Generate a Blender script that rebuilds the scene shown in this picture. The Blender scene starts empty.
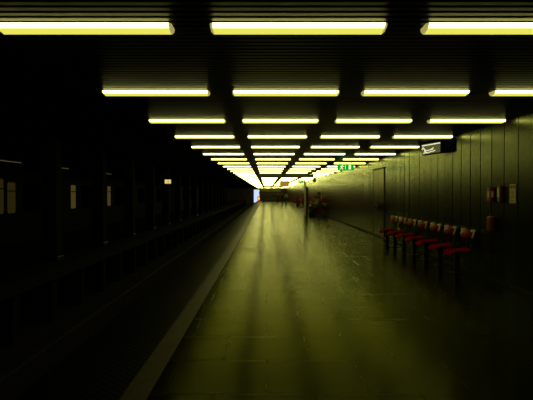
import bpy, bmesh, math, random
from mathutils import Vector, Matrix
random.seed(7)
C = bpy.context.scene.collection
SC = bpy.context.scene
EYE = 1.55
CEIL = 2.765
WALLX = 4.03
END = 115.0

# ------------------------------------------------------------ materials
def mat(name, col=(.5, .5, .5), rough=.5, metal=0., spec=.5, coat=0., noise=None, bump=None, emit=None, estr=1.):
    m = bpy.data.materials.new(name); m.use_nodes = True
    nt = m.node_tree; N = nt.nodes; L = nt.links
    b = N['Principled BSDF']
    b.inputs['Base Color'].default_value = (*col, 1)
    b.inputs['Roughness'].default_value = rough
    b.inputs['Metallic'].default_value = metal
    b.inputs['Specular IOR Level'].default_value = spec
    b.inputs['Coat Weight'].default_value = coat
    if emit:
        b.inputs['Emission Color'].default_value = (*emit, 1)
        b.inputs['Emission Strength'].default_value = estr
    tc = N.new('ShaderNodeTexCoord')
    if noise:
        sc_, amt = noise
        n = N.new('ShaderNodeTexNoise'); n.inputs['Scale'].default_value = sc_; n.inputs['Detail'].default_value = 6
        L.new(tc.outputs['Object'], n.inputs['Vector'])
        r = N.new('ShaderNodeValToRGB')
        r.color_ramp.elements[0].position = .3; r.color_ramp.elements[1].position = .7
        r.color_ramp.elements[0].color = (*[c * (1 - amt) for c in col], 1)
        r.color_ramp.elements[1].color = (*[min(1, c * (1 + amt)) for c in col], 1)
        L.new(n.outputs['Fac'], r.inputs['Fac']); L.new(r.outputs['Color'], b.inputs['Base Color'])
    if bump:
        sc_, st = bump
        n = N.new('ShaderNodeTexNoise'); n.inputs['Scale'].default_value = sc_; n.inputs['Detail'].default_value = 4
        L.new(tc.outputs['Object'], n.inputs['Vector'])
        bp = N.new('ShaderNodeBump'); bp.inputs['Strength'].default_value = st; bp.inputs['Distance'].default_value = .01
        L.new(n.outputs['Fac'], bp.inputs['Height']); L.new(bp.outputs['Normal'], b.inputs['Normal'])
    return m

def floor_mat():
    m = bpy.data.materials.new('platform_tiles'); m.use_nodes = True
    nt = m.node_tree; N = nt.nodes; L = nt.links; b = N['Principled BSDF']
    tc = N.new('ShaderNodeTexCoord')
    br = N.new('ShaderNodeTexBrick'); br.offset = .5; br.inputs['Bias'].default_value = -1
    br.inputs['Scale'].default_value = 1.0
    br.inputs['Brick Width'].default_value = .8; br.inputs['Row Height'].default_value = .8
    br.inputs['Mortar Size'].default_value = .006; br.inputs['Mortar Smooth'].default_value = .3
    br.inputs['Color1'].default_value = (.0105, .0098, .006, 1); br.inputs['Color2'].default_value = (.0115, .0108, .007, 1)
    br.inputs['Mortar'].default_value = (.007, .0065, .005, 1)
    L.new(tc.outputs['Object'], br.inputs['Vector'])
    n = N.new('ShaderNodeTexNoise'); n.inputs['Scale'].default_value = 1.6; n.inputs['Detail'].default_value = 2
    mp = N.new('ShaderNodeMapping'); mp.inputs['Scale'].default_value = (.45, 3.2, 1); L.new(tc.outputs['Object'], mp.inputs[0]); L.new(mp.outputs[0], n.inputs['Vector'])
    mx = N.new('ShaderNodeMix'); mx.data_type = 'RGBA'; mx.blend_type = 'MULTIPLY'; mx.inputs['Factor'].default_value = .5
    L.new(br.outputs['Color'], mx.inputs[6]); L.new(n.outputs['Fac'], mx.inputs[7])
    L.new(mx.outputs[2], b.inputs['Base Color'])
    mr = N.new('ShaderNodeMapRange'); mr.inputs['From Min'].default_value = .3; mr.inputs['From Max'].default_value = .7
    mr.inputs['To Min'].default_value = FLOOR_R[0]; mr.inputs['To Max'].default_value = FLOOR_R[1]
    L.new(n.outputs['Fac'], mr.inputs['Value'])
    ma = N.new('ShaderNodeMath'); ma.operation = 'MULTIPLY_ADD'; ma.inputs[1].default_value = .07
    L.new(br.outputs['Fac'], ma.inputs[0]); L.new(mr.outputs['Result'], ma.inputs[2]); L.new(ma.outputs[0], b.inputs['Roughness'])
    b.inputs['Specular IOR Level'].default_value = FLOOR_SPEC; b.inputs['Metallic'].default_value = .9; b.inputs['Specular Tint'].default_value = (.60, .61, .33, 1)
    n2 = N.new('ShaderNodeTexNoise'); n2.inputs['Scale'].default_value = 60
    L.new(tc.outputs['Object'], n2.inputs['Vector'])
    bp = N.new('ShaderNodeBump'); bp.inputs['Strength'].default_value = .0; bp.inputs['Distance'].default_value = .002
    L.new(n2.outputs['Fac'], bp.inputs['Height'])
    bp2 = N.new('ShaderNodeBump'); bp2.inputs['Strength'].default_value = .2; bp2.inputs['Distance'].default_value = .002; bp2.invert = True
    L.new(br.outputs['Fac'], bp2.inputs['Height']); L.new(bp.outputs['Normal'], bp2.inputs['Normal'])
    L.new(bp2.outputs['Normal'], b.inputs['Normal'])
    return m

def groove_mat():
    m = mat('grooved_edge', (.0085, .009, .006), .36, spec=.12, metal=.5); m.node_tree.nodes['Principled BSDF'].inputs['Specular Tint'].default_value = (.5, .5, .3, 1)
    nt = m.node_tree; N = nt.nodes; L = nt.links; b = N['Principled BSDF']
    tc = [n for n in N if n.type == 'TEX_COORD'][0]
    w = N.new('ShaderNodeTexWave'); w.bands_direction = 'DIAGONAL'; w.inputs['Scale'].default_value = 7
    L.new(tc.outputs['Object'], w.inputs['Vector'])
    bp = N.new('ShaderNodeBump'); bp.inputs['Strength'].default_value = .6; bp.inputs['Distance'].default_value = .004
    L.new(w.outputs['Fac'], bp.inputs['Height']); L.new(bp.outputs['Normal'], b.inputs['Normal'])
    return m

def wall_mat():
    m = bpy.data.materials.new('wall_metal_panels'); m.use_nodes = True
    nt = m.node_tree; N = nt.nodes; L = nt.links; b = N['Principled BSDF']
    tc = N.new('ShaderNodeTexCoord'); sp = N.new('ShaderNodeSeparateXYZ')
    L.new(tc.outputs['Object'], sp.inputs[0])
    d = N.new('ShaderNodeMath'); d.operation = 'DIVIDE'; d.inputs[1].default_value = .49
    L.new(sp.outputs['Y'], d.inputs[0])
    f = N.new('ShaderNodeMath'); f.operation = 'FLOOR'; L.new(d.outputs[0], f.inputs[0])
    wn = N.new('ShaderNodeTexWhiteNoise'); wn.noise_dimensions = '1D'; L.new(f.outputs[0], wn.inputs['W'])
    r = N.new('ShaderNodeValToRGB')
    r.color_ramp.elements[0].color = (*WALL_C[0], 1); r.color_ramp.elements[1].color = (*WALL_C[1], 1)
    L.new(wn.outputs['Value'], r.inputs['Fac'])
    n = N.new('ShaderNodeTexNoise'); n.inputs['Scale'].default_value = 2.5; n.inputs['Detail'].default_value = 5
    mp = N.new('ShaderNodeMapping'); mp.inputs['Scale'].default_value = (1, 4, .35)
    L.new(tc.outputs['Object'], mp.inputs[0]); L.new(mp.outputs[0], n.inputs['Vector'])
    mx = N.new('ShaderNodeMix'); mx.data_type = 'RGBA'; mx.blend_type = 'MULTIPLY'; mx.inputs['Factor'].default_value = .35
    L.new(r.outputs['Color'], mx.inputs[6]); L.new(n.outputs['Fac'], mx.inputs[7]); L.new(mx.outputs[2], b.inputs['Base Color'])
    b.inputs['Metallic'].default_value = WALL_METAL; b.inputs['Specular IOR Level'].default_value = .35; b.inputs['Specular Tint'].default_value = (.86, .89, .66, 1)
    b.inputs['Roughness'].default_value = WALL_R
    return m

FLOOR_R = (.17, .23); FLOOR_SPEC = .16
WALL_C = ((.024, .028, .018), (.052, .056, .038)); WALL_METAL = .85; WALL_R = .27
LAMP_SIDE = 8.6; LAMP_BOTTOM = .85
LAMP_COL = (.98, .94, .27)

M = dict(
    floor=floor_mat(), groove=groove_mat(), wall=wall_mat(),
    stripe=mat('pale_edge_stripe', (.060, .050, .014), .36, spec=.12, noise=(6, .3), bump=(60, .3)),
    strip=mat('dark_ceiling_strip', (.007, .0065, .004), .35, spec=.06),
    black=mat('ceiling_void', (.006, .006, .005), .9, spec=.1),
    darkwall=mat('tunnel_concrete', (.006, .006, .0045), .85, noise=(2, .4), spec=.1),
    ballast=mat('ballast', (.018, .016, .012), .95, noise=(20, .6), bump=(30, 1), spec=.1),
    rail=mat('worn_steel_rail', (.02, .018, .012), .5, metal=.5),
    base=mat('black_skirting', (.006, .006, .005), .5),
    red=mat('glossy_red_seat', (.24, .004, .004), .7, spec=.0, coat=.02, noise=(14, .15)),
    redback=mat('glossy_red_backrest', (.20, .004, .004), .5, spec=.1, coat=.15, noise=(14, .15)),
    blackmetal=mat('black_painted_steel', (.010, .010, .010), .4, metal=.2),
    redbox=mat('red_enamel', (.17, .008, .008), .4, noise=(20, .1)),
    darkred=mat('dark_red_enamel', (.08, .004, .005), .4),
    cream=mat('cream_label', (.62, .55, .30), .6),
    label=mat('pale_yellow_label', (.70, .62, .30), .6),
    body=mat('train_body', (.003, .003, .004), .7, noise=(3, .2), spec=.1),
    darkglass=mat('dark_glass', (.001, .001, .001), .6, spec=.0),
    litwin=mat('lit_carriage_window', (.02, .015, .005), .5, spec=.1, emit=(.8, .60, .09), estr=.02),
    litwin2=mat('brighter_lit_carriage_window', (.02, .015, .005), .5, spec=.1, emit=(.9, .68, .14), estr=.055),
    oppl=mat('weak_tube_lamp', (.5, .5, .4), .5, emit=(1, .85, .35), estr=.07),
    sidelens=mat('lamp_side_lens', (.8, .8, .6), .4, emit=LAMP_COL, estr=LAMP_SIDE),
    bottomlens=mat('lamp_bottom_lens', (.8, .8, .6), .4, emit=(.98, .94, .13), estr=LAMP_BOTTOM),
    endlens=mat('lamp_end_lens', (.8, .8, .5), .4, emit=(1, .9, .25), estr=.35),
    housing=mat('lamp_housing', (.03, .03, .02), .4),
    green=mat('lit_green_sign', (.0, .03, .003), .8, spec=.05, emit=(.004, .40, .010), estr=1.0),
    signwhite=mat('lit_white_pictogram', (.3, .3, .2), .6, emit=(1, 1, .65), estr=.8),
    signdark=mat('dark_blue_sign_case', (.003, .004, .022), .8, spec=.0),
    signface=mat('grey_olive_sign_face', (.03, .035, .015), .3, emit=(.5, .5, .12), estr=.06),
    ochre=mat('ochre_lit_sign', (.3, .2, .05), .5, emit=(.5, .34, .05), estr=.5),
    redlit=mat('red_lit_panel', (.5, .02, .02), .5, emit=(1, .06, .02), estr=.9),
    signal=mat('red_signal_lens', (.6, .02, .01), .3, emit=(1, .06, .006), estr=12),
    fascia=mat('olive_fascia', (.4, .37, .15), .6),
    endwall=mat('brown_end_wall', (.10, .085, .045), .7, noise=(.8, .4)),
    door=mat('metal_door', (.018, .020, .013), .3, metal=.85, spec=.35),
    glint=mat('pale_gold_glint', (.95, .80, .40), .38, metal=.35),  # pale gold colour paints the lamp glints on the backrest ends
    postlight=mat('pale_metal_post', (.85, .8, .5), .5),
    skin=mat('skin', (.45, .28, .18), .6),
    hair=mat('dark_hair', (.02, .014, .008), .6),
    jacket_dark=mat('dark_jacket', (.02, .018, .016), .8),
    jacket_red=mat('dark_red_jacket', (.16, .02, .015), .8),
    shirt_pale=mat('pale_shirt', (.55, .50, .36), .8),
    jeans=mat('blue_jeans', (.05, .09, .14), .8),
    trousers=mat('black_trousers', (.012, .012, .012), .85),
    shoe=mat('black_shoe', (.01, .01, .01), .5),
    bin=mat('dark_bin', (.012, .011, .009), .5, metal=.3),
)

M['door'].node_tree.nodes['Principled BSDF'].inputs['Specular Tint'].default_value = (.9, .89, .58, 1)
# ------------------------------------------------------------ mesh helpers
def box(bm, x0, x1, y0, y1, z0, z1, mi=0, bevel=0.):
    b2 = bmesh.new()
    bmesh.ops.create_cube(b2, size=1)
    for v in b2.verts:
        v.co = Vector(((x0 + x1) / 2 + v.co.x * (x1 - x0), (y0 + y1) / 2 + v.co.y * (y1 - y0), (z0 + z1) / 2 + v.co.z * (z1 - z0)))
    if bevel:
        bmesh.ops.bevel(b2, geom=b2.edges[:], offset=bevel, segments=2, affect='EDGES', profile=.5)
    merge(bm, b2, mi)

def merge(bm, b2, mi=0):
    b2.verts.index_update()
    vs = [bm.verts.new(v.co) for v in b2.verts]
    for f in b2.faces:
        try:
            nf = bm.faces.new([vs[v.index] for v in f.verts]); nf.material_index = mi; nf.smooth = f.smooth
        except ValueError:
            pass
    b2.free()

def tube(bm, pts, rad, seg=10, mi=0, caps=True):
    pts = [Vector(p) for p in pts]; rings = []
    rads = rad if isinstance(rad, (list, tuple)) else [rad] * len(pts)
    up = None
    for i, p in enumerate(pts):
        t = (pts[min(i + 1, len(pts) - 1)] - pts[max(i - 1, 0)]).normalized()
        if up is None:
            up = Vector((0, 0, 1)) if abs(t.z) < .9 else Vector((1, 0, 0))
        s = t.cross(up).normalized(); u = s.cross(t).normalized(); up = u
        rings.append([bm.verts.new(p + rads[i] * (math.cos(a) * s + math.sin(a) * u)) for a in [2 * math.pi * k / seg for k in range(seg)]])
    for a, b in zip(rings, rings[1:]):
        for k in range(seg):
            f = bm.faces.new((a[k], a[(k + 1) % seg], b[(k + 1) % seg], b[k])); f.smooth = True; f.material_index = mi
    if caps:
        for r in (rings[0][::-1], rings[-1]):
            f = bm.faces.new(r); f.material_index = mi

def ball(bm, c, r, mi=0, scale=(1, 1, 1), seg=12):
    b2 = bmesh.new(); bmesh.ops.create_uvsphere(b2, u_segments=seg, v_segments=seg * 2 // 3, radius=1)
    for v in b2.verts:
        v.co = Vector((c[0] + v.co.x * r * scale[0], c[1] + v.co.y * r * scale[1], c[2] + v.co.z * r * scale[2]))
    for f in b2.faces: f.smooth = True
    merge(bm, b2, mi)

def extrude_profile(bm, prof, axis, a0, a1, mi=0, closed=True, smooth=False):
    def P(p, a):
        return Vector((a, p[0], p[1])) if axis == 'x' else Vector((p[0], a, p[1]))
    A = [bm.verts.new(P(p, a0)) for p in prof]; B = [bm.verts.new(P(p, a1)) for p in prof]
    n = len(prof)
    for k in range(n if closed else n - 1):
        f = bm.faces.new((A[k], A[(k + 1) % n], B[(k + 1) % n], B[k])); f.material_index = mi; f.smooth = smooth
    if closed:
        bm.faces.new(A[::-1]).material_index = mi; bm.faces.new(B).material_index = mi

def obj(name, bm, m, parent=None, recalc=True):
    if recalc: bmesh.ops.recalc_face_normals(bm, faces=bm.faces[:])
    me = bpy.data.meshes.new(name); bm.to_mesh(me); bm.free()
    for k in (m if isinstance(m, (list, tuple)) else [m]): me.materials.append(M[k])
    o = bpy.data.objects.new(name, me); C.objects.link(o)
    if parent: o.parent = parent
    return o

def thing(name, label, cat, loc=(0, 0, 0), rz=0, group=None):
    o = bpy.data.objects.new(name, None); C.objects.link(o); o.empty_display_size = .1
    o.location = loc; o.rotation_euler = (0, 0, rz); o['label'] = label; o['category'] = cat
    if group: o['group'] = group
    return o

def tag(o, label, cat, group=None):
    o['label'] = label; o['category'] = cat
    if group: o['group'] = group
    return o

def struct(name, bm, m):
    o = obj(name, bm, m); o['kind'] = 'structure'; return o

def dup(root, loc, label, group=None, rz=None):
    r = root.copy(); C.objects.link(r); r.location = loc; r['label'] = label
    if rz is not None: r.rotation_euler = (0, 0, rz)
    if group: r['group'] = group
    for ch in list(root.children):
        c = ch.copy(); C.objects.link(c); c.parent = r
        for g in list(ch.children):
            d = g.copy(); C.objects.link(d); d.parent = c
    return r

# ------------------------------------------------------------ setting
Y0 = -2.0
bm = bmesh.new(); box(bm, -.905, 4.25, Y0, END, -.3, 0); struct('floor', bm, 'floor')
bm = bmesh.new(); box(bm, -1.11, -.905, Y0, END, -.3, .001); struct('trim_1', bm, 'stripe')
bm = bmesh.new(); box(bm, -1.90, -1.11, Y0, END, -.3, 0); box(bm, -1.80, -1.11, Y0, END, -1.2, -.3); struct('trim_2', bm, 'groove')

# right wall of narrow metal panels with recessed joints, each panel very slightly out of true
bm = bmesh.new(); y = -1.96; rr = random.Random(3)
prof = []
while y < END:
    a = rr.uniform(-.0035, .0035); b = rr.uniform(-.0035, .0035)
    prof += [(WALLX + .02, y), (WALLX + .004 + a, y + .006), (WALLX + a, y + .016), (WALLX + b, y + .474), (WALLX + .004 + b, y + .484)]
    y += .49
A = [bm.verts.new((p[0], p[1], 0)) for p in prof]; B = [bm.verts.new((p[0], p[1], CEIL + .03)) for p in prof]
for k in range(len(prof) - 1): bm.faces.new((A[k], A[k + 1], B[k + 1], B[k]))
box(bm, WALLX + .03, WALLX + .2, Y0, END, 0, CEIL + .03)
o = struct('wall_right', bm, 'wall')
bm = bmesh.new(); box(bm, WALLX - .015, WALLX + .01, Y0, END, 0, .05); struct('baseboard_right', bm, 'base')

# ceiling: linear metal strips running across the platform
bm = bmesh.new(); y = Y0
while y < END:
    p = [(y + .008, CEIL + .022), (y + .004, CEIL + .016), (y + .006, CEIL + .006), (y + .014, CEIL), (y + .072, CEIL), (y + .080, CEIL + .006), (y + .082, CEIL + .016), (y + .078, CEIL + .022)]
    extrude_profile(bm, p, 'x', -2.25, WALLX, closed=False)
    y += .1
box(bm, -2.25, 4.25, Y0, END, CEIL + .05, CEIL + .25, 1)
struct('ceiling', bm, ['strip', 'black'])
bm = bmesh.new(); box(bm, -13, -2.26, Y0, END, CEIL + .03, CEIL + .25); struct('ceiling_track', bm, 'black')
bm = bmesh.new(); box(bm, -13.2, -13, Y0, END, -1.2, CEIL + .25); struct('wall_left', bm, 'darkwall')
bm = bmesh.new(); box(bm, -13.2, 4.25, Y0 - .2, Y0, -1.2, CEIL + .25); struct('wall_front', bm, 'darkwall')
bm = bmesh.new(); box(bm, -13, -1.8, Y0, END, -1.4, -1.15); struct('floor_track_bed', bm, 'ballast')
bm = bmesh.new(); box(bm, -1.5, 4.25, END, END + .3, -1.2, CEIL + .25); box(bm, -13.2, -2.8, END, END + .3, -1.2, CEIL + .25)
box(bm, -2.8, -1.5, END, END + .3, 2.55, CEIL + .25); struct('wall_back', bm, 'endwall')
TE = 155
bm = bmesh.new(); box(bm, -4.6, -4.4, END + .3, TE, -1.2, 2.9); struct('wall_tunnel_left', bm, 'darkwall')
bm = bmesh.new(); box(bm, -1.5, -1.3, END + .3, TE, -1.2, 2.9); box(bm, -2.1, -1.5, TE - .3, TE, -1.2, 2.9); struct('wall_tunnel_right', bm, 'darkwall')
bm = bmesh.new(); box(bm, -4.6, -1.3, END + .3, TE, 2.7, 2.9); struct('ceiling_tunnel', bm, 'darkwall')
bm = bmesh.new(); box(bm, -4.6, -1.3, END, TE, -1.4, -1.15); struct('floor_tunnel', bm, 'ballast')
bm = bmesh.new(); box(bm, -1.45, 3.2, END - .12, END, 2.0, 2.62, bevel=.02); struct('trim_3', bm, 'fascia')
# opposite platform with open undercroft and supports
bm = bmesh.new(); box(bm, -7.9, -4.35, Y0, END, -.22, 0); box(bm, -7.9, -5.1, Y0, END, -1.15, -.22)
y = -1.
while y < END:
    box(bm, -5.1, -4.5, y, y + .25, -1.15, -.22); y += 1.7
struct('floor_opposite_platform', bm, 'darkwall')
# rails of the near track
for i, x in enumerate((-2.41, -3.84)):
    bm = bmesh.new()
    p = [(x - .06, -1.15), (x + .06, -1.15), (x + .06, -1.135), (x + .01, -1.12), (x + .01, -1.03), (x + .035, -1.02), (x + .035, -.985), (x - .035, -.985), (x - .035, -1.02), (x - .01, -1.03), (x - .01, -1.12), (x - .06, -1.135)]
    extrude_profile(bm, p, 'y', Y0, END)
    tag(obj('rail', bm, 'rail'), ['steel rail of the near track on the side of the platform edge', 'steel rail of the near track on the side of the opposite platform'][i], 'rail')

# door in the right wall
bm = bmesh.new()
for a, b in ((17.82, 18.69), (18.71, 19.58)): box(bm, WALLX - .012, WALLX - .003, a, b, .02, 2.40, bevel=.003)
d = struct('door_1', bm, 'door')
bm = bmesh.new(); box(bm, WALLX - .05, WALLX - .004, 17.70, 19.70, 2.41, 2.46); box(bm, WALLX - .02, WALLX - .004, 17.78, 17.80, .0, 2.41); box(bm, WALLX - .02, WALLX - .004, 19.60, 19.62, 0, 2.41)
obj('door_frame', bm, 'base', d)
bm = bmesh.new(); tube(bm, [(WALLX - .035, 18.58, 1.05), (WALLX - .09, 18.58, 1.05), (WALLX - .09, 18.44, 1.05)], .011); obj('door_handle', bm, 'blackmetal', d)

# ------------------------------------------------------------ ceiling lamps
LL = 1.27
COLX = [-1.315, .23, 1.775, 3.32]
COLN = ['leftmost column', 'second column from the left', 'third column from the left', 'rightmost column beside the wall']
ORD = ['nearest', 'second', 'third', 'fourth', 'fifth', 'sixth', 'seventh', 'eighth', 'ninth', 'tenth', 'eleventh', 'twelfth']
lens = [(-.085, 0), (-.074, -.018), (-.056, -.028), (.040, -.044), (.070, -.036), (.085, 0)]
def lamp_parts(bm_side, bm_bot, bm_end, bm_h, mi=(0, 1, 2, 3)):
    h = LL / 2; e = .02
    def quad(bmx, p, q, m_):
        vs = [bmx.verts.new(v) for v in ((-h + e, *p), (h - e, *p), (h - e, *q), (-h + e, *q))]; f = bmx.faces.new(vs); f.material_index = m_
    for k in (0, 1, 4): quad(bm_side, lens[k], lens[k + 1], mi[0])
    for k in (2, 3): quad(bm_bot, lens[k], lens[k + 1], mi[1])
    for s in (-1, 1):
        vs = [bm_end.verts.new((s * (h - e), *p)) for p in lens]; f = bm_end.faces.new(vs); f.material_index = mi[2]
        b2 = bmesh.new(); A = [b2.verts.new((s * (h - e + .0005), p[0] * 1.02, p[1] * 1.02)) for p in lens]; B = [b2.verts.new((s * h, p[0] * .8, p[1] * .7)) for p in lens]
        for k in range(6): b2.faces.new((A[k], A[(k + 1) % 6], B[(k + 1) % 6], B[k]))
        b2.faces.new(B); merge(bm_end, b2, mi[2])
    box(bm_h, -h, h, -.09, .09, 0, .012, mi[3])
def lamp_near(loc, label):
    t = thing('ceiling_lamp', label, 'ceiling light', loc, 0, 'fluorescent lamps on the platform ceiling')
    a, b, c, d = (bmesh.new() for _ in range(4)); lamp_parts(a, b, c, d)
    for bmx in (a, b, c):
        for f in bmx.faces: f.material_index = 0
    for f in d.faces: f.material_index = 0
    obj('side_lens', a, 'sidelens', t); obj('bottom_lens', b, 'bottomlens', t); obj('housing', d, 'housing', t)
    for s in (-1, 1):
        c2 = c.copy(); bmesh.ops.delete(c2, geom=[v for v in c2.verts if v.co.x * s < 0], context='VERTS'); obj('end_cap', c2, 'endlens', t)
    c.free()
    return t
first = None; far = None
row = 0; y = 3.80
while y < END - 1:
    for ci, x in enumerate(COLX):
        if ci in (1, 2) and (31 < y < 38.5): continue       # the dark crossbeam takes their place
        if row < 12:
            lab = f'long yellow ceiling lamp, {COLN[ci]}, {ORD[row]} row from the camera'
            if first is None: first = lamp_near((x, y, CEIL), lab)
            else: dup(first, (x, y, CEIL), lab)
        else:
            lab = f'far ceiling lamp merging into the glow, {COLN[ci]}'
            if far is None:
                b = bmesh.new(); lamp_parts(b, b, b, b)
                far = tag(obj('ceiling_lamp', b, ['sidelens', 'bottomlens', 'endlens', 'housing']), lab, 'ceiling light', 'distant fluorescent lamps merging into one glow')
                far.location = (x, y, CEIL); o = far
            else:
                o = far.copy(); C.objects.link(o); o.location = (x, y, CEIL)
            o['label'] = lab
            o['group'] = f'distant lamps of the {COLN[ci]}'
    row += 1; y += 2.43

# crossbeams hanging under the ceiling
for yy, x0, x1, zb, lab in ((31.2, -.45, 2.82, 2.53, 'dark crossbeam hung below the ceiling lamps behind the nearer green exit sign'), (73, -.6, 2.4, 2.47, 'thin far dark crossbeam under the glowing ceiling near the end wall')):
    t = thing('hanging_crossbeam', lab, 'beam', ((x0 + x1) / 2, yy, zb))
    w = (x1 - x0) / 2
    bm = bmesh.new(); box(bm, -w, w, -.06, .06, 0, .17, bevel=.01); obj('beam', bm, 'blackmetal', t)
    for k in (-.7, 0, .7):
        bm = bmesh.new(); tube(bm, [(k * w, 0, .165), (k * w, 0, CEIL - zb + .01)], .015); obj('hanger', bm, 'blackmetal', t)

# ------------------------------------------------------------ waiting seats
def make_seat(loc, label, group):
    t = thing('platform_seat', label, 'seat', loc, 0, group)   # origin on the floor under the seat; sitter faces -X
    # seat shell
    bm = bmesh.new(); NU, NV = 14, 10; g = []
    for i in range(NU + 1):
        u = i / NU; r_ = []
        x = -.215 + .43 * u
        for j in range(NV + 1):
            v = j / NV * 2 - 1
            z = .462 - .025 * math.sin(math.pi * min(1, u * 1.1)) * (1 - v * v)
            if u < .34: z -= .10 * (1 - u / .34) ** 2
            if u > .85: z += .03 * ((u - .85) / .15) ** 2
            w = .23 * (1 - .10 * abs(2 * u - 1) ** 3)
            r_.append(bm.verts.new((x - (.01 * (1 - u) if abs(v) < .5 else 0), v * w, z)))
        g.append(r_)
    for i in range(NU):
        for j in range(NV):
            f = bm.faces.new((g[i][j], g[i + 1][j], g[i + 1][j + 1], g[i][j + 1])); f.smooth = True
    s = obj('seat', bm, 'red', t, recalc=False)
    md = s.modifiers.new('thick', 'SOLIDIFY'); md.thickness = .035; md.offset = -1
    md = s.modifiers.new('sub', 'SUBSURF'); md.levels = 1; md.render_levels = 1
    # backrest: curved tapering shell with rounded ends wrapping forwards
    bm = bmesh.new(); g = []
    for i in range(15):
        v = i / 14 * 2 - 1; r_ = []
        h = .088 * (1 - .5 * abs(v) ** 2.2)
        for j in range(9):
            q = j / 8 * 2 - 1
            x = .165 + .05 * v ** 4 + .02 * q * q + .02 * q
            r_.append(bm.verts.new((x, v * .245, .770 + h * q)))
        g.append(r_)
    for i in range(14):
        for j in range(8):
            f = bm.faces.new((g[i][j], g[i + 1][j], g[i + 1][j + 1], g[i][j + 1])); f.smooth = True
    s = obj('backrest', bm, 'redback', t, recalc=False)
    md = s.modifiers.new('thick', 'SOLIDIFY'); md.thickness = .07; md.offset = 0
    md = s.modifiers.new('sub', 'SUBSURF'); md.levels = 2; md.render_levels = 2
    bm = bmesh.new(); box(bm, -.05, .05, -.035, .035, .012, .415, bevel=.008); box(bm, -.12, .12, -.10, .10, .0, .014, bevel=.004); box(bm, -.10, .12, -.10, .10, .405, .42, bevel=.004)
    obj('post', bm, 'blackmetal', t)
    for s_ in (-1, 1):
        bm = bmesh.new(); tube(bm, [(.02, s_ * .09, .41), (.17, s_ * .09, .40), (.235, s_ * .09, .45), (.252, s_ * .09, .58), (.25, s_ * .09, .76)], .012); obj('back_support', bm, 'blackmetal', t)
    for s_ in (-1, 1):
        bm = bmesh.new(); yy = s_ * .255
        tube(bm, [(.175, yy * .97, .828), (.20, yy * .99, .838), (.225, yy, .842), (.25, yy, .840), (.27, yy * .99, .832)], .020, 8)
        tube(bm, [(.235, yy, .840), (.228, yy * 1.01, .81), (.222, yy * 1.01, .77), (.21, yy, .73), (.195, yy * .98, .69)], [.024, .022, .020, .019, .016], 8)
        k_ = obj('bracket', bm, 'glint', t); k_['label'] = 'pale gold bars painted as a lamp glint'  # bracket shape added to stand in for lamp highlights on the backrest
    bm = bmesh.new(); tube(bm, [(.045, 0, .14), (.13, 0, .21), (.20, 0, .31), (.235, 0, .46)], .014); obj('brace', bm, 'blackmetal', t)
    return t
ORD2 = ['nearest the camera', 'second nearest the camera', 'third nearest the camera', 'middle one', 'third farthest', 'second farthest', 'farthest from the camera']
seat0 = None
for k in range(7):
    loc = (3.72, 10.16 + k * .975, 0); lab = f'red shell seat, {ORD2[k]} in the near row of seven'
    if seat0 is None: seat0 = make_seat(loc, lab, 'red seats along the right wall')
    else: dup(seat0, loc, lab)
for k in range(7):
    loc = (3.72, 35.2 + k * .975, 0)
    dup(seat0, loc, f'red seat in the middle row with people, {ORD2[k]}', 'red seats in the middle row')
for k in range(4):
    dup(seat0, (3.6, 59 + k * .975, 0), 'far small red seat by the wall behind the pale post', 'red seats in the farthest row')

# ------------------------------------------------------------ wall mounted boxes
t = thing('fire_alarm_box', 'red wall box with a pale square label, left of the dark red box', 'alarm box', (WALLX, 9.27, 1.41))
bm = bmesh.new(); box(bm, -.08, .002, -.08, .08, 0, .245, bevel=.008); obj('case', bm, 'redbox', t)
bm = bmesh.new(); box(bm, -.083, -.079, -.05, .02, .07, .18); obj('label_plate', bm, 'cream', t)
bm = bmesh.new(); box(bm, -.065, -.02, -.083, -.079, .07, .18); obj('side_label', bm, 'cream', t)
bm = bmesh.new(); box(bm, -.084, -.078, .03, .07, .115, .13, bevel=.002); obj('handle', bm, 'blackmetal', t)
t = thing('emergency_call_box', 'dark red wall box with a tall white strip and a small round knob', 'call box', (WALLX, 8.90, 1.40))
bm = bmesh.new(); box(bm, -.06, .002, -.06, .06, 0, .28, bevel=.01); obj('case', bm, 'darkred', t)
bm = bmesh.new(); box(bm, -.063, -.059, -.03, .05, .08, .25); obj('label_strip', bm, 'cream', t)
bm = bmesh.new(); tube(bm, [(-.06, .0, .04), (-.075, .0, .04)], .014); obj('knob', bm, 'cream', t)
t = thing('instruction_plate', 'narrow pale notice with a red heading and a red bottom line', 'notice', (WALLX, 8.50, 1.39))
bm = bmesh.new(); box(bm, -.012, .002, -.10, .10, 0, .31, bevel=.003); obj('plate', bm, 'cream', t)
bm = bmesh.new()
for a, b in ((-.085, -.01), (.01, .085)): box(bm, -.0145, -.0125, a, b, .245, .295)
obj('heading', bm, 'redbox', t)
bm = bmesh.new(); box(bm, -.0145, -.0125, -.06, .06, .03, .045); obj('bottom_line', bm, 'redbox', t)
bm = bmesh.new()
for k in range(6): box(bm, -.0142, -.0124, -.07, .07 - .02 * (k % 3), .085 + k * .023, .091 + k * .023)
obj('text_lines', bm, 'blackmetal', t)
t = thing('fire_hose_box', 'dark red wall box with a pale top edge, low beneath the alarm box', 'fire box', (WALLX, 9.27, .88))
bm = bmesh.new(); box(bm, -.08, .002, -.08, .08, 0, .26, bevel=.02); obj('case', bm, 'redbox', t)
bm = bmesh.new(); box(bm, -.07, -.01, -.07, .0, .26, .266); obj('top_edge', bm, 'cream', t)
bm = bmesh.new(); box(bm, -.084, -.078, -.05, .05, .12, .14); obj('latch', bm, 'blackmetal', t)
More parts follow.
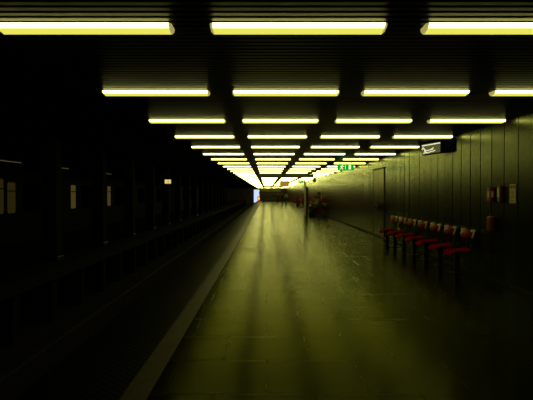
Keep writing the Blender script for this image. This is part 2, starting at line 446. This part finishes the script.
def extinguisher(loc, label):
    t = thing('fire_extinguisher', label, 'fire extinguisher', loc)
    bm = bmesh.new(); tube(bm, [(-.08, 0, 0), (-.08, 0, .02), (-.08, 0, .22), (-.08, 0, .27), (-.08, 0, .29)], [.05, .065, .065, .04, .02], 14); obj('cylinder', bm, 'redbox', t)
    bm = bmesh.new(); box(bm, -.12, -.02, -.012, .012, .29, .315, bevel=.004); obj('valve_handle', bm, 'blackmetal', t)
    bm = bmesh.new(); tube(bm, [(-.10, 0, .30), (-.155, 0, .26), (-.155, 0, .08)], .009); obj('hose', bm, 'blackmetal', t)
    bm = bmesh.new(); box(bm, -.07, .002, -.03, .03, .12, .15); obj('bracket', bm, 'blackmetal', t)
    return t
e = extinguisher((WALLX, 18.45, .94), 'small red fire extinguisher hung low on the door panels beyond the near seats')
e.location.x = WALLX - .012
e2 = dup(e, (WALLX, 35.8, .98), 'tiny far red fire extinguisher on the wall beside the seated people')
t = thing('alarm_box', 'tiny far red box high on the wall above the seated people', 'alarm box', (WALLX, 39.9, 1.42))
bm = bmesh.new(); box(bm, -.12, .002, -.14, .14, 0, .26, bevel=.01); obj('case', bm, 'redbox', t)
bm = bmesh.new(); box(bm, -.123, -.119, -.06, .06, .08, .18); obj('label_plate', bm, 'cream', t)

# ------------------------------------------------------------ exit signs
def exit_sign(loc, label):
    t = thing('exit_sign', label, 'exit sign', loc)
    bm = bmesh.new(); box(bm, -.31, .31, -.05, .05, 0, .245, bevel=.008); obj('case', bm, 'green', t)
    bm = bmesh.new(); yf = -.053
    def poly(pts):
        A = [bm.verts.new((p[0], yf, p[1])) for p in pts]; B = [bm.verts.new((p[0], yf + .004, p[1])) for p in pts]
        n = len(pts); bm.faces.new(A); bm.faces.new(B[::-1])
        for k in range(n): bm.faces.new((A[k], B[k], B[(k + 1) % n], A[(k + 1) % n]))
    def limb(a, b, w):
        a = Vector(a); b = Vector(b); n = (b - a).normalized(); s = Vector((-n.y, n.x)) * w
        poly([a + s, b + s, b - s, a - s])
    # running figure, facing right
    poly([(-.125 + .020 * math.cos(k * math.pi / 6), .205 + .020 * math.sin(k * math.pi / 6)) for k in range(12)])
    limb((-.14, .185), (-.165, .105), .022); limb((-.145, .175), (-.10, .145), .011); limb((-.10, .145), (-.075, .165), .010)
    limb((-.145, .18), (-.20, .165), .011); limb((-.20, .165), (-.215, .125), .010)
    limb((-.165, .11), (-.12, .085), .014); limb((-.12, .085), (-.125, .035), .012)
    limb((-.165, .11), (-.185, .06), .014); limb((-.185, .06), (-.235, .05), .012)
    obj('running_figure', bm, 'signwhite', t)
    bm = bmesh.new(); box(bm, -.03, -.01, -.055, -.05, .04, .20); obj('arrow_bar', bm, 'signwhite', t)
    bm = bmesh.new(); box(bm, .10, .19, -.055, -.05, .035, .21); obj('doorway', bm, 'signwhite', t)
    for s in (-.22, .22):
        bm = bmesh.new(); tube(bm, [(s, 0, .24), (s, 0, CEIL + .005 - loc[2])], .009); obj('hanger', bm, 'blackmetal', t)
    return t
ex = exit_sign((3.0, 19.7, 2.42), 'nearer green lit exit sign with a white running figure and doorway')
dup(ex, (2.98, 44, 2.42), 'farther small green exit sign hanging above the pale post')

# ------------------------------------------------------------ box sign at the upper right of the wall
P = Vector((3.70, 12.4)); Q = Vector((4.0, 11.12)); Lg = (Q - P).length
ang = math.atan2(Q.y - P.y, Q.x - P.x)
t = thing('box_sign', 'dark blue box sign with white script lettering under the ceiling by the wall', 'sign', (P.x, P.y, 2.455), ang)
# local x runs towards the camera along the face; local -y would be the hidden side
side = -1
bm = bmesh.new()
box(bm, 0, Lg, 0, .10, 0, .275, bevel=.006); obj('case', bm, 'signdark', t)
bm = bmesh.new(); box(bm, .02, .80, -.006, .002, .02, .255); obj('face_panel', bm, 'signface', t)
bm = bmesh.new(); box(bm, .02, .80, -.012, -.005, .212, .238); obj('white_bar', bm, 'signwhite', t)
def script(bm, pts, r):
    tube(bm, [(p[0], -.010, p[1]) for p in pts], r, 6)
bm = bmesh.new()
script(bm, [(.03, .13), (.05, .165), (.09, .175), (.12, .15), (.14, .12), (.18, .10)], .012)
script(bm, [(.10, .03), (.13, .05), (.16, .10), (.19, .12), (.21, .09), (.19, .04), (.24, .05)], .012)
script(bm, [(.24, .10), (.29, .09), (.34, .105), (.40, .10), (.44, .125), (.46, .10), (.50, .115), (.52, .155)], .011)
script(bm, [(.24, .05), (.30, .035), (.36, .055), (.43, .06), (.52, .065), (.60, .075)], .010)
obj('script_lettering', bm, 'signwhite', t)
for s in (.15, Lg - .15):
    bm = bmesh.new(); tube(bm, [(s, .05, .27), (s, .05, CEIL - 2.455 + .01)], .012); obj('hanger', bm, 'blackmetal', t)

# hanging ochre display and loudspeaker
t = thing('hanging_display', 'small ochre hanging display with a red corner above the standing people', 'sign', (1.55, 45, 2.17))
bm = bmesh.new(); box(bm, -.40, .40, -.06, .06, 0, .46, bevel=.01); obj('case', bm, 'blackmetal', t)
bm = bmesh.new(); box(bm, -.38, .38, -.066, -.058, .02, .44); obj('screen', bm, 'ochre', t)
bm = bmesh.new(); box(bm, .16, .36, -.07, -.064, .04, .18); obj('red_field', bm, 'redlit', t)
for s in (-.3, .3):
    bm = bmesh.new(); tube(bm, [(s, 0, .45), (s, 0, CEIL - 2.17 + .01)], .015); obj('hanger', bm, 'blackmetal', t)
t = thing('loudspeaker', 'small black loudspeaker under the ceiling between the two exit signs', 'loudspeaker', (3.33, 36.05, 2.33))
bm = bmesh.new(); box(bm, -.10, .10, -.10, .10, 0, .30, bevel=.02); obj('case', bm, 'blackmetal', t)
bm = bmesh.new(); tube(bm, [(0, 0, .29), (0, 0, CEIL - 2.33 + .01)], .015); obj('bracket', bm, 'blackmetal', t)
bm = bmesh.new(); tube(bm, [(0, -.10, .13), (0, -.108, .13)], .06, 14); obj('grille', bm, 'bin', t)

# pale post with dark wind screen, and bin
t = thing('wind_screen', 'tall pale post with a dark narrow screen panel beside the seated people', 'screen', (2.60, 35.9, 0))
bm = bmesh.new(); box(bm, .0, .12, -.05, .05, .01, 2.35, bevel=.01); obj('post', bm, 'postlight', t)
bm = bmesh.new(); box(bm, .122, .29, -.02, .02, .02, 2.0); obj('panel', bm, 'bin', t)
bm = bmesh.new(); box(bm, -.02, .31, -.07, .07, 0, .012); obj('base_plate', bm, 'blackmetal', t)
t = thing('litter_bin', 'dark litter bin standing in front of the pale post', 'bin', (3.04, 35.55, 0))
bm = bmesh.new(); tube(bm, [(0, 0, 0), (0, 0, .03), (0, 0, .58)], [.13, .15, .155], 18); obj('body', bm, 'bin', t)
bm = bmesh.new(); tube(bm, [(0, 0, .58), (0, 0, .60), (0, 0, .66), (0, 0, .69)], [.16, .165, .155, .10], 18); obj('lid', bm, 'blackmetal', t)
# red signal at the platform end
t = thing('signal_lamp', 'glowing red signal lamp on a short dark post at the far platform end', 'signal', (-1.50, 100, 0))
bm = bmesh.new(); tube(bm, [(0, 0, 0), (0, 0, .36)], .05); obj('post', bm, 'blackmetal', t)
bm = bmesh.new(); box(bm, -.27, .27, -.02, .16, .30, .95, bevel=.04); obj('housing', bm, 'blackmetal', t)
bm = bmesh.new(); tube(bm, [(0, -.02, .60), (0, -.06, .60)], .2, 16); obj('lens', bm, 'signal', t)
t = thing('signal_mast', 'thin dark mast with a faint red lamp beside the bright tunnel opening', 'signal', (-1.42, 108, 0))
bm = bmesh.new(); tube(bm, [(0, 0, 0), (0, 0, 2.2)], .06); obj('mast', bm, 'blackmetal', t)
bm = bmesh.new(); box(bm, -.12, .12, -.12, .02, 1.35, 1.9, bevel=.03); obj('head', bm, 'blackmetal', t)
bm = bmesh.new(); tube(bm, [(0, -.12, 1.5), (0, -.14, 1.5)], .08, 12); obj('lens', bm, 'redlit', t)

# ------------------------------------------------------------ opposite side: columns, train, lamps
cols = [12.1 + k * 3.43 for k in range(16)]
colp = None
for k, yy in enumerate(cols):
    if k < 7: lab = f'dark square column on the opposite platform, {ORD[k + 0] if k else "nearest"} from the camera'
    else: lab = 'far dark column of the opposite platform fading into the darkness'
    if colp is None:
        colp = thing('platform_column', lab, 'column', (-5.0, yy, 0), 0, 'columns of the opposite platform')
        bm = bmesh.new(); box(bm, -.17, .17, -.17, .17, .02, CEIL + .03, bevel=.015); obj('shaft', bm, 'darkwall', colp)
        bm = bmesh.new(); box(bm, -.20, .20, -.20, .20, 0, .10, bevel=.01); obj('foot', bm, 'blackmetal', colp)
    else:
        c = dup(colp, (-5.0, yy, 0), lab)
        if k >= 7: c['group'] = 'far columns of the opposite platform'

tr = thing('metro_train', 'dark metro train with a few dimly lit windows standing behind the columns', 'train', (-8.05, 8, 0))
def T(yv): return yv - 8
bm = bmesh.new()
prof = [(0, -.25), (0, 1.95), (-.05, 2.15), (-.14, 2.32), (-.30, 2.42), (-1.3, 2.50), (-2.3, 2.42), (-2.5, 2.2), (-2.6, 1.95), (-2.6, -.25)]
for a, b in ((0, 17.6), (18.2, 36), (36.6, 54)): extrude_profile(bm, prof, 'y', a, b)
for a in (17.6, 36): box(bm, -2.3, -.25, a - .02, a + .62, 0, 2.2)
obj('body', bm, 'body', tr)
bm = bmesh.new()
for a in (1, 12, 20, 31, 39, 49):
    for q in (0, 1.9): box(bm, -2.4, -.2, a + q, a + q + .8, -1.1, -.26, bevel=.05)
obj('undercarriage', bm, 'blackmetal', tr)
def rwin(y0, y1, z0, z1, m, bar=True, name='window'):
    bm = bmesh.new(); b2 = bmesh.new(); pts = []; r = .07
    for cx, cz, a0 in ((y1 - r, z1 - r, 0), (y0 + r, z1 - r, 90), (y0 + r, z0 + r, 180), (y1 - r, z0 + r, 270)):
        for q in range(5):
            a = math.radians(a0 + q * 22.5); pts.append((cx + r * math.cos(a), cz + r * math.sin(a)))
    A = [b2.verts.new((.012, p[0], p[1])) for p in pts]; B = [b2.verts.new((-.01, p[0], p[1])) for p in pts]
    b2.faces.new(A); b2.faces.new(B[::-1])
    for k in range(len(pts)): b2.faces.new((A[k], B[k], B[(k + 1) % len(pts)], A[(k + 1) % len(pts)]))
    merge(bm, b2); w = obj(name, bm, m, tr)
    if bar:
        bm = bmesh.new(); box(bm, .011, .022, y0, y1, z0 + (z1 - z0) * .70, z0 + (z1 - z0) * .70 + .035); obj('window_bar', bm, 'body', w)
    return w
ZB, ZT = .93, 1.90
for a, b, m_, zt in ((15.30, 15.90, 'litwin', ZT + .1), (16.15, 16.65, 'litwin', ZT), (19.75, 20.2, 'litwin', ZT), (21.4, 21.9, 'litwin2', ZT), (25.0, 25.2, 'litwin', 1.85), (26.3, 26.8, 'litwin2', 1.92), (36.3, 36.7, 'litwin', ZT)):
    rwin(T(a), T(b), ZB, zt, m_)
w = rwin(T(31.0), T(31.8), 1.75, 1.98, 'litwin2', False)
for a, b in ((17.2, 19.0), (22.6, 24.4), (27.6, 29.4), (32.6, 34.4), (38, 39.8), (41.5, 43.3), (46, 47.8), (50, 51.8), (54, 55.8)):
    rwin(T(a), T(b), ZB, ZT, 'darkglass', False)
for k, (a, b) in enumerate(((18.6, 20.25), (24.2, 25.1), (29.9, 32.0))):
    o = None
    bm = bmesh.new(); tube(bm, [(0, a, 2.74), (0, b, 2.74)], .014, 8); bm2 = bmesh.new(); box(bm2, -.05, .05, a, b, 2.75, 2.795)
    t = thing('tube_lamp', ['weak tube lamp over the train at the left picture edge', 'weak short tube lamp over the train, middle of three', 'weak tube lamp over the train, farthest of three'][k], 'ceiling light', (-9.55, 0, 0))
    obj('tube', bm, 'oppl', t); obj('housing', bm2, 'housing', t)
t = thing('lit_sign', 'small pale lit sign hanging far off by the opposite platform edge', 'sign', (-4.6, 24.3, 1.98))
bm = bmesh.new(); box(bm, -.17, .17, -.05, .05, 0, .25, bevel=.01); obj('case', bm, 'blackmetal', t)
bm = bmesh.new(); box(bm, -.14, .0, -.056, -.049, .03, .22); box(bm, .02, .14, -.056, -.049, .03, .22); obj('lit_face', bm, 'cream', t).data.materials[0] = mat('sign_glow', (.6, .5, .2), .5, emit=(.9, .75, .25), estr=.8)
for s in (-.12, .12):
    bm = bmesh.new(); tube(bm, [(s, 0, .24), (s, 0, CEIL + .04 - 1.98)], .012); obj('hanger', bm, 'blackmetal', t)

# ------------------------------------------------------------ people
def skinned(chains, sub=1):
    """chains: list of point lists [(x,y,z,r),...]; points shared by name -> one continuous skin"""
    verts, radii, edges, index = [], [], [], {}
    for ch in chains:
        prev = None
        for p in ch:
            key = (round(p[0], 4), round(p[1], 4), round(p[2], 4))
            if key not in index:
                index[key] = len(verts); verts.append(p[:3]); radii.append(p[3])
            k = index[key]
            if prev is not None and prev != k: edges.append((prev, k))
            prev = k
    me = bpy.data.meshes.new('tmp'); me.from_pydata(verts, edges, [])
    o = bpy.data.objects.new('tmp', me); C.objects.link(o)
    md = o.modifiers.new('s', 'SKIN'); md.use_smooth_shade = True
    sv = me.skin_vertices[0].data
    for i, r in enumerate(radii):
        rr_ = r if isinstance(r, tuple) else (r, r)
        sv[i].radius = rr_; sv[i].use_root = (i == 0)
    m2 = o.modifiers.new('sub', 'SUBSURF'); m2.levels = sub; m2.render_levels = sub
    dg = bpy.context.evaluated_depsgraph_get(); dg.update()
    ev = o.evaluated_get(dg); out = bpy.data.meshes.new_from_object(ev)
    b = bmesh.new(); b.from_mesh(out)
    bpy.data.objects.remove(o); bpy.data.meshes.remove(me); bpy.data.meshes.remove(out)
    for f in b.faces: f.material_index = 0; f.smooth = True
    return b

def person(loc, rz, pose, top, bottom, label, arms='down', s=1.):
    t = thing('person', label, 'person', loc, rz)        # faces local -Y
    def R(*p): return tuple(q * s for q in p)
    if pose == 'stand':
        pel = (0, 0, .93); chest = (0, .0, 1.28); neck = (0, 0, 1.45); head = (0, -.02, 1.60)
        legs = [[(sx * .09, 0, .86), (sx * .11, -.02 - .05 * sx, .48), (sx * .12, .02 - .08 * sx, .09)] for sx in (-1, 1)]
    else:
        pel = (0, .02, .56); chest = (0, .0, .92); neck = (0, -.04, 1.09); head = (0, -.08, 1.24)
        legs = [[(sx * .10, -.02, .54), (sx * .13, -.42, .55), (sx * .13, -.44, .10)] for sx in (-1, 1)]
    sh = chest[2] + .10; arms_p = []
    for sx in (-1, 1):
        S = (sx * .19, chest[1], sh)
        if arms == 'down': arms_p.append([S, (sx * .25, chest[1] + .03, sh - .29), (sx * .24, chest[1] - .06, sh - .53)])
        elif arms == 'lap': arms_p.append([S, (sx * .26, chest[1] - .06, sh - .28), (sx * .10, chest[1] - .28, sh - .36)])
        else: arms_p.append([S, (sx * .27, chest[1] - .10, sh - .24), (sx * .12, chest[1] - .33, sh - .14)])
    def v(p, r): return (p[0], p[1], p[2], r)
    def mid(a, b, k=.5): return tuple(a[i] + (b[i] - a[i]) * k for i in range(3))
    def chains(e, full=True, part='all'):
        ch = []
        P0 = v(pel, (.135 + e, .095 + e)); W = v(mid(pel, chest, .45), (.12 + e, .085 + e)); Cc = v(chest, (.145 + e, .10 + e))
        if part in ('all', 'top'):
            ch.append([P0, W, Cc])
            if part == 'all': ch[-1] += [v(neck, .055), v(mid(neck, head, .6), .062)]
            else: ch[-1] += [v(mid(chest, neck, .8), .075)]
            for a in arms_p:
                ch.append([Cc, v(a[0], .058 + e), v(mid(a[0], a[1]), .047 + e), v(a[1], .042 + e), v(a[2], .030 + e * .8)])
        if part in ('all', 'legs'):
            if part == 'legs': ch.append([P0, v(mid(pel, chest, .38), (.123 + e, .088 + e))])
            for l in legs:
                ch.append([P0, v(l[0], .085 + e), v(mid(l[0], l[1]), .075 + e), v(l[1], .057 + e), v(mid(l[1], l[2], .35), .055 + e), v(l[2], .040 + e)])
        return ch
    bm = skinned(chains(0), 1)
    # head, nose, ears, chin
    ball(bm, (head[0], head[1], head[2]), .1, scale=(.78, .95, 1.18)); ball(bm, (0, head[1] - .02, head[2] - .07), .06, scale=(.85, 1, .8))
    ball(bm, (0, head[1] - .10, head[2] - .015), .017, scale=(.8, 1.1, 1.6), seg=8)
    for sx in (-1, 1): ball(bm, (sx * .08, head[1] + .01, head[2] - .005), .024, scale=(.4, .8, 1.2), seg=8)
    # hands: palm, four fingers, thumb
    for sx, a in zip((-1, 1), arms_p):
        w = Vector(a[2]); d = (w - Vector(a[1])).normalized(); out = Vector((0, -1, 0)) if arms == 'down' else Vector((-sx, 0, 0))
        out = (out - d * out.dot(d)).normalized(); n = d.cross(out)
        palm = w + d * .05
        hb = skinned([[(*w, .024), (*(w + d * .03), (.028, .018)), (*(w + d * .085), (.036, .015))]], 1); merge(bm, hb)
        for k, ln in enumerate((.070, .078, .073, .056)):
            b0 = w + d * .075 + out * (.028 - .019 * k); cur = n * (.012 * -sx)
            tube(bm, [b0, b0 + d * ln * .5 + cur, b0 + d * ln * .92 + cur * 2.6], [.0095, .009, .007], 6)
        b0 = w + d * .025 + out * .025
        tube(bm, [b0, b0 + d * .03 + out * .025, b0 + d * .062 + out * .03], [.012, .010, .008], 6)
    body = obj('body', bm, 'skin', t, recalc=False)
    bm = bmesh.new()
    for sx in (-1, 1): ball(bm, (sx * .032, head[1] - .088, head[2] + .015), .011, seg=8)
    obj('eyes', bm, 'hair', t); bm = bmesh.new(); ball(bm, (0, head[1] - .092, head[2] - .055), .02, scale=(1.2, .3, .3), seg=8); obj('mouth', bm, 'darkred', t)
    bm = bmesh.new(); ball(bm, (0, head[1] + .018, head[2] + .028), .106, scale=(.84, .93, 1.05)); obj('hair', bm, 'hair', t)
    obj('jacket', skinned(chains(.018, part='top'), 1), top, t, recalc=False)
    obj('trousers', skinned(chains(.014, part='legs'), 1), bottom, t, recalc=False)
    for l in legs:
        f = l[2]; bm = bmesh.new(); ball(bm, (f[0], f[1] - .06, .045), .05, scale=(.95, 2.6, .9)); 
        for v_ in bm.verts: v_.co.z = max(.0, v_.co.z)
        tube(bm, [(f[0], f[1], .04), (f[0], f[1], .13)], .052)
        obj('shoe', bm, 'shoe', t)
    t.scale = (s, s, s)
    return t
PI = math.pi
person((1.75, 80, 0), .5, 'stand', 'jacket_red', 'trousers', 'standing person in a dark reddish jacket, leftmost of the distant group')
person((2.35, 78, 0), -1.2, 'stand', 'jacket_dark', 'trousers', 'standing person all in black in the middle of the distant group', arms='hold')
person((3.0, 79, 0), 2.6, 'stand', 'shirt_pale', 'jeans', 'standing person in a pale top and blue jeans, right of the distant group')
person((1.35, 84, 0), 2.9, 'stand', 'jacket_dark', 'jeans', 'farthest standing person in a dark jacket and jeans, partly hidden behind the group')
SX = 3.72
person((SX - .02, 36.175, -.02), -PI / 2, 'sit', 'jacket_dark', 'trousers', 'seated person in dark clothes nearest the camera in the middle seat row', arms='lap')
person((SX - .02, 38.125, -.02), -PI / 2, 'sit', 'shirt_pale', 'jeans', 'seated person in a pale top in the middle seat row', arms='hold')
person((SX - .02, 39.1, -.02), -PI / 2, 'sit', 'jacket_red', 'trousers', 'seated person in a dark red jacket farthest along the middle seat row', arms='lap')

# ------------------------------------------------------------ world, camera, view
w = bpy.data.worlds.new('world'); SC.world = w; w.use_nodes = True
w.node_tree.nodes['Background'].inputs[0].default_value = (.62, .74, 1., 1)
w.node_tree.nodes['Background'].inputs[1].default_value = 1.0
cd = bpy.data.cameras.new('camera'); cam = bpy.data.objects.new('camera', cd); C.objects.link(cam)
cd.sensor_width = 36; cd.lens = 520 / 533 * 36; cd.clip_end = 400; cd.clip_start = .05
cam.location = (0, 0, EYE)
cam.rotation_euler = (math.radians(90 - math.degrees(math.atan(6.5 / 520))), 0, math.atan(-.0 / 520))
SC.camera = cam
SC.view_settings.view_transform = 'Standard'; SC.view_settings.look = 'None'
SC.view_settings.gamma = 1; SC.view_settings.use_curve_mapping = False
SC.view_settings.exposure = 0.0
SC.cycles.max_bounces = 8
SC.cycles.sample_clamp_indirect = 3
